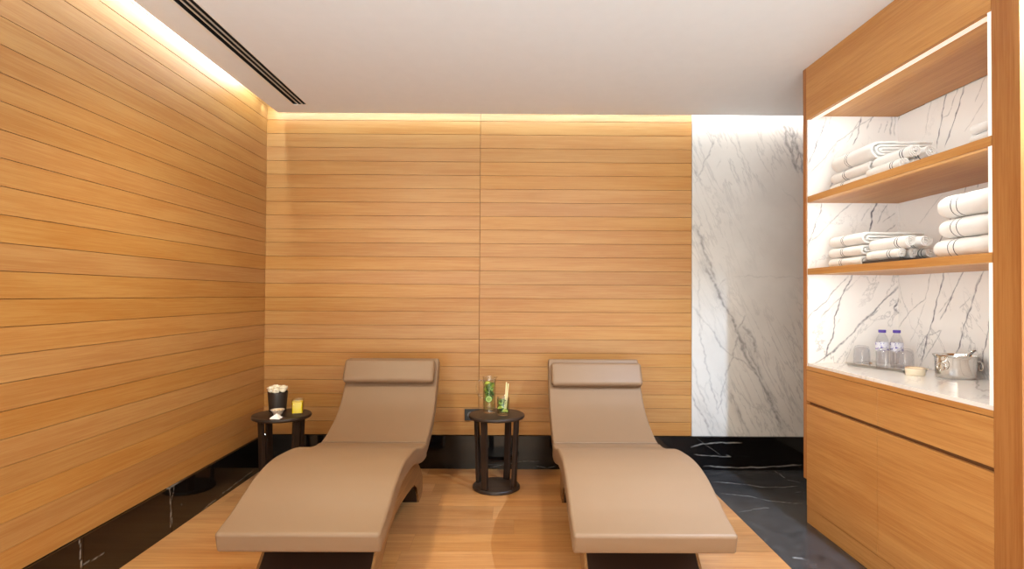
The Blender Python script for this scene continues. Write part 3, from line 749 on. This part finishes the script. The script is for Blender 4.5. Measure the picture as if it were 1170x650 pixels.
# ------------------------------------------------------------------ towels
def sheet_path_mesh(bm, path, t, y0, y1, stripes, ny=22, puff=0., end_r=.006, seed=0, layer=0):
    """a folded or rolled cloth: a sheet of thickness t follows `path` (x,z), extruded along y; stripes are y intervals"""
    from mathutils import noise
    ys = [y0+(y1-y0)*k/ny for k in range(ny+1)]
    for s in stripes: ys += [s[0], s[1]]
    ys = sorted(set(round(y, 5) for y in ys))
    P = [Vector((a, b)) for a, b in path]; N = len(P); nrm = []
    for i in range(N):
        d = (P[min(i+1, N-1)]-P[max(i-1, 0)]).normalized(); nrm.append(Vector((-d.y, d.x)))
    rings = []
    for y in ys:
        e = min(y-y0, y1-y); sh = 1-max(0, 1-e/end_r)**2*.35 if end_r else 1
        tt = t*sh; ring = []
        prof = [P[i]+nrm[i]*tt/2 for i in range(N)]+[P[i]-nrm[i]*tt/2 for i in range(N-1, -1, -1)]
        for q in prof:
            v = Vector((q.x, y, q.y)); nn = noise.noise(v*22+Vector((seed, 0, 0)))*.0028
            cy_ = 1
            ring.append(bm.verts.new((v.x+nn, v.y+noise.noise(v*30+Vector((0, seed, 9)))*.003, v.z*cy_+nn)))
        rings.append(ring)
    m = len(rings[0])
    for a, b, ya, yb in zip(rings, rings[1:], ys, ys[1:]):
        mi = 1 if any(s[0]-1e-4 <= ya and yb <= s[1]+1e-4 for s in stripes) else 0
        for k in range(m):
            f = bm.faces.new((a[k], a[(k+1) % m], b[(k+1) % m], b[k])); f.material_index = mi if k < N-1 else 0
    for r, fl in ((rings[0], 1), (rings[-1], 0)):
        for k in range(N-1):
            bm.faces.new((r[k], r[k+1], r[m-2-k], r[m-1-k]))
def folded_towel(loc, w, d, h, label, group, stripes, sag=0., seed=0, layers=2, rz=0., name='folded_towel'):
    """w: depth in x (rounded fold at -x), d: length along y, h: thickness"""
    bm = bmesh.new(); t = h/(2*layers)*1.0
    for k in range(layers):
        hk = h/2-t/2-k*t
        path = []
        for i in range(8): path.append((w-(w-h/2)*i/8-.006*k, hk+.001*math.sin(i)))
        for i in range(13):
            a = PI/2+PI*i/12; path.append((h/2+k*t*.3+(h/2-t/2-k*t*.9)*math.cos(a)*(1.15 if k == 0 else 1), hk*math.sin(a)))
        for i in range(1, 9): path.append((h/2+(w-h/2)*i/8-.006*k, -hk))
        st = [(y+d*0, y+.0042) for y in stripes] if k == 0 else []
        # path order gives outward = -normal for the fold; mark both sides
        sheet_path_mesh(bm, path[::-1], t*.97, 0, d, st, seed=seed+k*3)
    for v in bm.verts:
        v.co.z += h/2; v.co.z -= sag*(1-v.co.y/d)*0
        v.co.z = max(v.co.z, .0005)
    o = fin(name, bm, [TOWEL, STRIPE], None, loc, smooth=60); o.rotation_euler = (0, 0, rz)
    return tag(o, label, 'towel', group)
def rolled_towel(loc, r, d, label, group, stripes, rz=0, seed=0, phase=0.):
    bm = bmesh.new(); t = r*.30; path = []; turns = 2.6
    for i in range(64):
        u = i/63; a = phase+u*turns*2*PI; rr = t*.45+(r-t*.5-t*.45)*u
        path.append((rr*math.cos(a), rr*math.sin(a)))
    sheet_path_mesh(bm, path[::-1], t*.96, 0, d, [(y, y+.005) for y in stripes], ny=14, end_r=.010, seed=seed)
    for v in bm.verts: v.co.z = max(v.co.z+r, .0005)
    o = fin('rolled_towel', bm, [TOWEL, STRIPE], None, loc, smooth=60); o.rotation_euler = (0, 0, rz)
    return tag(o, label, 'towel', group)
S1, S2 = 1.8905, 1.4715
g = 'folded towels on the upper shelf'
folded_towel((1.788, 2.83, S1), .30, .33, .050, 'folded white striped towel lying directly on the upper shelf, bottom of its stack', g, (.20, .215), seed=1)
folded_towel((1.792, 2.82, S1+.053), .29, .335, .058, 'folded white striped towel in the middle of the upper shelf stack', g, (.20, .215), seed=2)
folded_towel((1.796, 2.80, S1+.114), .31, .35, .092, 'thick folded white striped towel topmost on the upper shelf stack', g, (.20, .218), seed=3, layers=3)
g = 'rolled towels on the upper shelf'
RS = (.045, .060)
rolled_towel((1.775, 2.53, S1), .0285, .24, 'small rolled white towel lying low on the upper shelf, front one of the bottom row', g, RS, seed=4)
rolled_towel((1.838, 2.54, S1), .0285, .24, 'small rolled white towel low on the upper shelf, middle of the bottom row', g, RS, seed=5, phase=1)
rolled_towel((1.902, 2.54, S1), .0285, .24, 'small rolled white towel low on the upper shelf, back of the bottom row', g, RS, seed=6, phase=2)
rolled_towel((1.818, 2.52, S1+.050), .033, .26, 'rolled white towel with dark stripes on top of the upper shelf rolls, front one', g, RS, seed=7, phase=.5)
rolled_towel((1.888, 2.52, S1+.050), .033, .26, 'rolled white towel on top of the upper shelf rolls, nearer the marble back', g, RS, seed=8, phase=2.2)
g = 'folded towels at the near end of the upper shelf'
for k, (z, h) in enumerate(((0, .036), (.038, .036))):
    folded_towel((1.735, 2.005, S1+z), .28, .115, h, ['folded white towel at the near end of the upper shelf, lower of two', 'folded white towel at the near end of the upper shelf, upper of two'][k], g, (), seed=20+k)
g = 'folded towels at the far end of the middle shelf'
folded_towel((1.790, 2.885, S2), .30, .29, .052, 'folded white striped towel on the middle shelf, bottom of the far stack', g, (.165, .180), seed=9)
folded_towel((1.790, 2.875, S2+.055), .30, .30, .054, 'folded white striped towel on the middle shelf, second of the far stack', g, (.165, .180), seed=10)
folded_towel((1.792, 2.87, S2+.112), .32, .30, .062, 'folded white striped towel on the middle shelf, topmost of the far stack', g, (.165, .180), seed=11)
# slate tray under the rolls
bm = bmesh.new(); box(bm, 0, .205, 0, .275, .0, .018); bmesh.ops.bevel(bm, geom=list(bm.edges), offset=.0015, segments=1, affect='EDGES')
tray = fin('towel_tray', bm, plain('dark slate', srgb(60, 54, 52), .4), None, (1.772, 2.565, S2))
tag(tray, 'flat dark tray under the rolled towels on the middle shelf', 'tray')
g = 'rolled towels on the dark tray'
zt = S2+.0185
rolled_towel((1.808, 2.600, zt), .026, .225, 'small rolled white towel on the dark tray, front of the bottom row', g, (.05, .064), seed=12, phase=.4)
rolled_towel((1.864, 2.600, zt), .026, .225, 'small rolled white towel on the dark tray, middle of the bottom row', g, (.05, .064), seed=13, phase=1.4)
rolled_towel((1.921, 2.572, zt), .026, .235, 'small rolled white striped towel on the dark tray, back of the bottom row', g, (.03, .046), seed=14, phase=2.4)
rolled_towel((1.822, 2.560, zt+.046), .032, .26, 'rolled white striped towel topping the pile on the dark tray, front one', g, (.05, .066), seed=15, phase=.9)
rolled_towel((1.893, 2.560, zt+.046), .032, .26, 'rolled white towel topping the pile on the dark tray, nearer the marble back', g, (.05, .066), seed=16, phase=2.9)
g = 'thick folded towels at the near end of the middle shelf'
folded_towel((1.755, 2.016, S2), .34, .315, .076, 'thick folded white towel at the near end of the middle shelf, bottom of three', g, (.205, .235), seed=17)
folded_towel((1.760, 2.016, S2+.079), .34, .290, .080, 'thick folded white towel at the near end of the middle shelf, middle of three', g, (.195, .225), seed=18)
folded_towel((1.760, 2.016, S2+.162), .34, .300, .094, 'thick folded white towel at the near end of the middle shelf, topmost of three', g, (.195, .225), seed=19)

# ------------------------------------------------------------------ things on the worktop
WZ = .9237
def rim_tray(loc, hw, hd, rz):
    bm = bmesh.new(); rows = []
    for inset, z in ((.004, 0), (.0, .010), (-.008, .013), (-.008, .0145), (.001, .0115), (.006, .0025)):
        rows.append([bm.verts.new((x, y, z)) for x, y in rrect2(hw-inset, hd-inset, .02)])
    for a, b in zip(rows, rows[1:]):
        m = len(a)
        for k in range(m): bm.faces.new((a[k], a[(k+1) % m], b[(k+1) % m], b[k]))
    bm.faces.new(rows[0][::-1]); bm.faces.new(rows[-1])
    o = fin('serving_tray', bm, STEEL, None, loc, smooth=50); o.rotation_euler = (0, 0, rz); return o
def rrect2(hw, hd, r, n=5):
    pts = []
    for cx, cy, a0 in ((hw-r, hd-r, 0), (-hw+r, hd-r, PI/2), (-hw+r, -hd+r, PI), (hw-r, -hd+r, 3*PI/2)):
        for k in range(n+1):
            a = a0+PI/2*k/n; pts.append((cx+r*math.cos(a), cy+r*math.sin(a)))
    return pts
tr = rim_tray((2.030, 3.050, WZ), .095, .165, math.radians(20))
tag(tr, 'shallow polished steel tray of glasses on the marble worktop', 'tray')
# upturned tumblers: one built, then copied
def make_tumbler():
    R = thing('water_glass', (0, 0, 0), 'x', 'glass', 'upturned glasses on the steel tray')
    bm = bmesh.new()
    lathe(bm, [(.0405, 0), (.0425, .0015), (.0425, .004), (.0415, .05), (.039, .088), (.033, .104), (.022, .110), (0, .111), (0, .100), (.020, .099), (.030, .095), (.036, .084), (.0385, .05), (.0395, .004), (.0405, 0)], n=40)
    fin('tumbler', bm, GLASS2, R, smooth=60)
    return R
GLASS2 = glassmat('thick tumbler glass', (.95, .95, .96, 1), 1.1, .03)
proto = make_tumbler()
gsp = [(1.962, 3.150, 'upturned clear tumbler standing alone at the far end of the steel tray'), (1.985, 2.985, 'upturned clear tumbler in the middle front of the steel tray'), (2.075, 2.965, 'upturned clear tumbler at the near end of the steel tray beside the small dish')]
for i, (x, y, lb) in enumerate(gsp):
    if i == 0: r = proto
    else:
        r = proto.copy(); COL.objects.link(r)
        for ch in proto.children:
            c = ch.copy(); COL.objects.link(c); c.parent = r
    r.location = (x, y, WZ+.0032); r['label'] = lb
# water bottles
PLAST = glassmat('clear bottle plastic', (.93, .94, .96, 1), 1.0, .08); PURP = plain('purple cap', srgb(74, 48, 150), .4)
LBL, _nt, _b = newmat('bottle label')
tc = nd(_nt, 'ShaderNodeTexCoord'); nz = nd(_nt, 'ShaderNodeTexNoise', Scale=70.0, Detail=1.0); _nt.links.new(tc.outputs['Object'], nz.inputs['Vector'])
_nt.links.new(ramp(_nt, nz.outputs[0], [(.57, srgb(222, 220, 230)), (.61, srgb(88, 66, 168))]), _b.inputs['Base Color']); _b.inputs['Roughness'].default_value = .4
def make_bottle():
    R = thing('water_bottle', (0, 0, 0), 'x', 'bottle', 'water bottles on the steel tray')
    bm = bmesh.new(); lathe(bm, [(0, .002), (.026, 0), (.030, .004), (.031, .02), (.0295, .05), (.031, .075), (.0295, .10), (.031, .125), (.028, .150), (.018, .172), (.0125, .180), (.0125, .192)], n=36); fin('bottle_body', bm, PLAST, R, smooth=50)
    bm = bmesh.new(); lathe(bm, [(.0134, .184), (.0185, .185), (.0185, .199), (.0175, .2005), (0, .2005), (0, .199), (.0134, .199)], n=28); fin('cap', bm, PURP, R, smooth=40)
    bm = bmesh.new(); lathe(bm, [(.0316, .085), (.0318, .085), (.0318, .132), (.0316, .132), (.0316, .085)], n=36); fin('label', bm, LBL, R, smooth=50)
    return R
pb = make_bottle()
for i, (x, y, lb) in enumerate([(2.048, 3.105, 'clear water bottle with purple cap, farther one on the steel tray'), (2.113, 3.082, 'clear water bottle with purple cap, nearer one on the steel tray')]):
    if i == 0: r = pb
    else:
        r = pb.copy(); COL.objects.link(r)
        for ch in pb.children:
            c = ch.copy(); COL.objects.link(c); c.parent = r
    r.location = (x, y, WZ+.0032); r['label'] = lb
# small cream dish with a lug
d = thing('ramekin', (1.990, 2.770, WZ), 'small cream dish with brown rim beside the steel tray', 'dish')
bm = bmesh.new(); lathe(bm, [(0, 0), (.037, 0), (.040, .003), (.043, .033), (.0435, .036), (.041, .036), (.037, .006), (0, .005)], n=44); fin('dish_body', bm, plain('cream glaze', srgb(240, 228, 206), .35), d, smooth=50)
bm = bmesh.new(); tube(bm, [(.0425*math.cos(2*PI*k/32), .0425*math.sin(2*PI*k/32), .036) for k in range(32)], .0018, 6, closed=True); fin('rim', bm, plain('brown glaze rim', srgb(190, 150, 110), .35), d, smooth=180)
bm = bmesh.new(); tube(bm, catmull([(.041, .004, .030), (.053, .002, .031), (.053, -.014, .031), (.040, -.012, .030)], 4), .003, 8); fin('handle', bm, plain('cream handle', srgb(232, 216, 190), .35), d, smooth=180)
# steel pot with ring handles and tongs
b = thing('ice_bucket', (2.128, 2.690, WZ), 'polished steel ice bucket with ring handles at the near end of the worktop', 'bucket')
bm = bmesh.new(); lathe(bm, [(0, 0), (.072, 0), (.077, .004), (.080, .02), (.084, .095), (.088, .104), (.092, .107), (.092, .110), (.086, .109), (.081, .098), (.077, .02), (.070, .006), (0, .005)], n=56); fin('bucket_body', bm, STEEL, b, smooth=45)
for a in (math.radians(200), math.radians(-20)):
    c, s = math.cos(a), math.sin(a)
    bm = bmesh.new(); tube(bm, [(.094*c+.020*math.cos(t)*(-s)+.006*c, .094*s+.020*math.cos(t)*c+.006*s, .058+.020*math.sin(t)) for t in [2*PI*k/24 for k in range(24)]], .0032, 8, closed=True)
    h = fin('ring_handle', bm, STEEL, b, smooth=180)
    bm = bmesh.new(); tube(bm, [(.083*c, .083*s, .080), (.098*c, .098*s, .079)], .005, 10); fin('handle_lug', bm, STEEL, h, smooth=60)
tg = thing('ice_tongs', (2.145, 2.680, WZ+.006), 'dark steel tongs leaning out of the ice bucket', 'tongs')
for s in (-.006, .006):
    bm = bmesh.new(); tube(bm, catmull([(-.030, .035+s, .004), (.0, .010+s*1.5, .055), (.035, -.022+s, .118), (.046, -.032, .128)], 4), .0035, 8); fin('arm', bm, plain('dark steel', (.12, .11, .11, 1), .25, 1) if s < 0 else STEEL, tg, smooth=180)

# ------------------------------------------------------------------ lights
def area(name, loc, size, energy, col, rot=None, direction=None, spread=None, sy=None):
    l = bpy.data.lights.new(name, 'AREA'); l.energy = energy; l.color = col
    l.shape = 'RECTANGLE' if sy else 'SQUARE'; l.size = size
    if sy: l.size_y = sy
    if spread: l.spread = spread
    o = bpy.data.objects.new(name, l); COL.objects.link(o); o.location = loc
    if rot is not None: o.rotation_euler = rot
    if direction is not None: o.rotation_euler = Vector(direction).to_track_quat('-Z', 'Y').to_euler()
    return o
def strip(name, p0, p1, width, direction, energy, col):
    """long thin area lamp from p0 to p1 shining along direction"""
    p0, p1 = Vector(p0), Vector(p1); X = (p1-p0).normalized(); Z = -(Vector(direction)-X*Vector(direction).dot(X)).normalized(); Y = Z.cross(X)
    l = bpy.data.lights.new(name, 'AREA'); l.shape = 'RECTANGLE'; l.size = (p1-p0).length; l.size_y = width; l.energy = energy; l.color = col
    o = bpy.data.objects.new(name, l); COL.objects.link(o)
    o.matrix_world = Matrix.Translation((p0+p1)/2) @ Matrix((X, Y, Z)).transposed().to_4x4()
    return o
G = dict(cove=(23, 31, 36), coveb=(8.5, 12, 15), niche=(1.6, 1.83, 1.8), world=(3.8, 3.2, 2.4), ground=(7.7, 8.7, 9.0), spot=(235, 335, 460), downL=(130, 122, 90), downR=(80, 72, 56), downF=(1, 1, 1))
def ec(k, s=1.):
    r = G[k]; m = max(max(r), 1e-6)
    return m*s, tuple(v/m for v in r)
e, c = ec('cove', 5.7/4); strip('cove_light', (EX-.012, Y0+.1, CZ+.19), (EX-.012, EY-.06, CZ+.19), .03, (-.55, 0, -.84), e, c)
e, c = ec('coveb', 3.1/5); strip('cove_light', (LX+.02, EY+.006, CZ+.05), (1.36, EY+.006, CZ+.05), .02, (0, .9, -.43), e, c)
e, c = ec('coveb', 1.04/5); c = (1, .98, .94); strip('cove_light', (1.36, EY+.006, CZ+.06), (2.40, EY+.006, CZ+.06), .02, (0, .9, -.43), e, c)
for z, k in ((2.343, 1.15), (1.853, 1.), (1.4335, 1.2)):
    e, c = ec('niche', k); xx = CX+.068 if z > 2.3 else CX+.016
    strip('shelf_light', (xx, 2.02, z), (xx, 3.17, z), .008, (.55, 0, -.83), e, c)
def spot(name, loc, target, energy, col, ang, blend, r):
    l = bpy.data.lights.new(name, 'SPOT'); l.energy = energy; l.color = col; l.spot_size = math.radians(ang); l.spot_blend = blend; l.shadow_soft_size = r
    o = bpy.data.objects.new(name, l); COL.objects.link(o); o.location = loc
    o.rotation_euler = (Vector(target)-Vector(loc)).to_track_quat('-Z', 'Y').to_euler(); return o
e, c = ec('spot'); spot('downlight', (1.716, 1.60, 2.62), (1.42, 3.15, 0), e, c, 78, .75, .0025)
e, c = ec('downL'); spot('downlight', (-.95, 2.36, 2.62), (-.95, 3.2, 0), e, c, 150, 1, .10)
e, c = ec('downR'); spot('downlight', (.60, 2.36, 2.62), (.60, 3.3, 0), e, c, 150, 1, .10)
e, c = ec('downF')
for x in (-.95, .45): spot('downlight', (x, .3, 2.62), (x, .3, 0), e, c, 120, 1, .10)  # unseen fill lamps added above the near floor, no fixtures there
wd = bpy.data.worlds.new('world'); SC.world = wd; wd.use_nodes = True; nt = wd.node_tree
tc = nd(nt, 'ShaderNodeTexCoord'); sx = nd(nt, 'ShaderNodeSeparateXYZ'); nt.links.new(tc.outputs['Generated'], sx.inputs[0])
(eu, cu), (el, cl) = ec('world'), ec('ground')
col = ramp(nt, mth(nt, 'ADD', mth(nt, 'MULTIPLY', sx.outputs[2], 5.0), .5), [(0., tuple(v*el for v in cl)+(1,)), (1., tuple(v*eu for v in cu)+(1,))])  # glow below the horizon added as fill for the ceiling
bias = mth(nt, 'SUBTRACT', 1.0, mth(nt, 'MULTIPLY', sx.outputs[0], .45))  # fill weighted to the left to lift the right side of the ceiling
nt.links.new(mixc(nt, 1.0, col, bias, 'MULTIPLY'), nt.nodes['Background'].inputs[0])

# ------------------------------------------------------------------ camera
f_px, pcx, pcy, pitch, yaw, roll = 640, 589.4805, 327.736, .0141, .0041, .0056
Fw = Vector((math.sin(yaw)*math.cos(pitch), math.cos(yaw)*math.cos(pitch), math.sin(pitch)))
R0 = Vector((math.cos(yaw), -math.sin(yaw), 0)); U0 = R0.cross(Fw)
Rr = math.cos(roll)*R0+math.sin(roll)*U0; Ur = -math.sin(roll)*R0+math.cos(roll)*U0
cam = bpy.data.cameras.new('camera'); cam.sensor_fit = 'HORIZONTAL'; cam.sensor_width = 36; cam.lens = f_px/1170*36
cam.shift_x = -(pcx-585)/1170; cam.shift_y = (pcy-325)/1170; cam.clip_start = .05
co_ = bpy.data.objects.new('camera', cam); COL.objects.link(co_)
co_.matrix_world = Matrix.Translation((0, 0, 1.31)) @ Matrix((Rr, Ur, -Fw)).transposed().to_4x4()
SC.camera = co_
vs = SC.view_settings; vs.view_transform = 'Standard'; vs.look = 'None'; vs.gamma = 1; vs.use_curve_mapping = False; vs.exposure = 0.0
SC.cycles.use_denoising = True; SC.cycles.max_bounces = 10; SC.cycles.diffuse_bounces = 6; SC.cycles.transparent_max_bounces = 16
SC.cycles.caustics_reflective = False; SC.cycles.caustics_refractive = False; SC.cycles.sample_clamp_indirect = 6
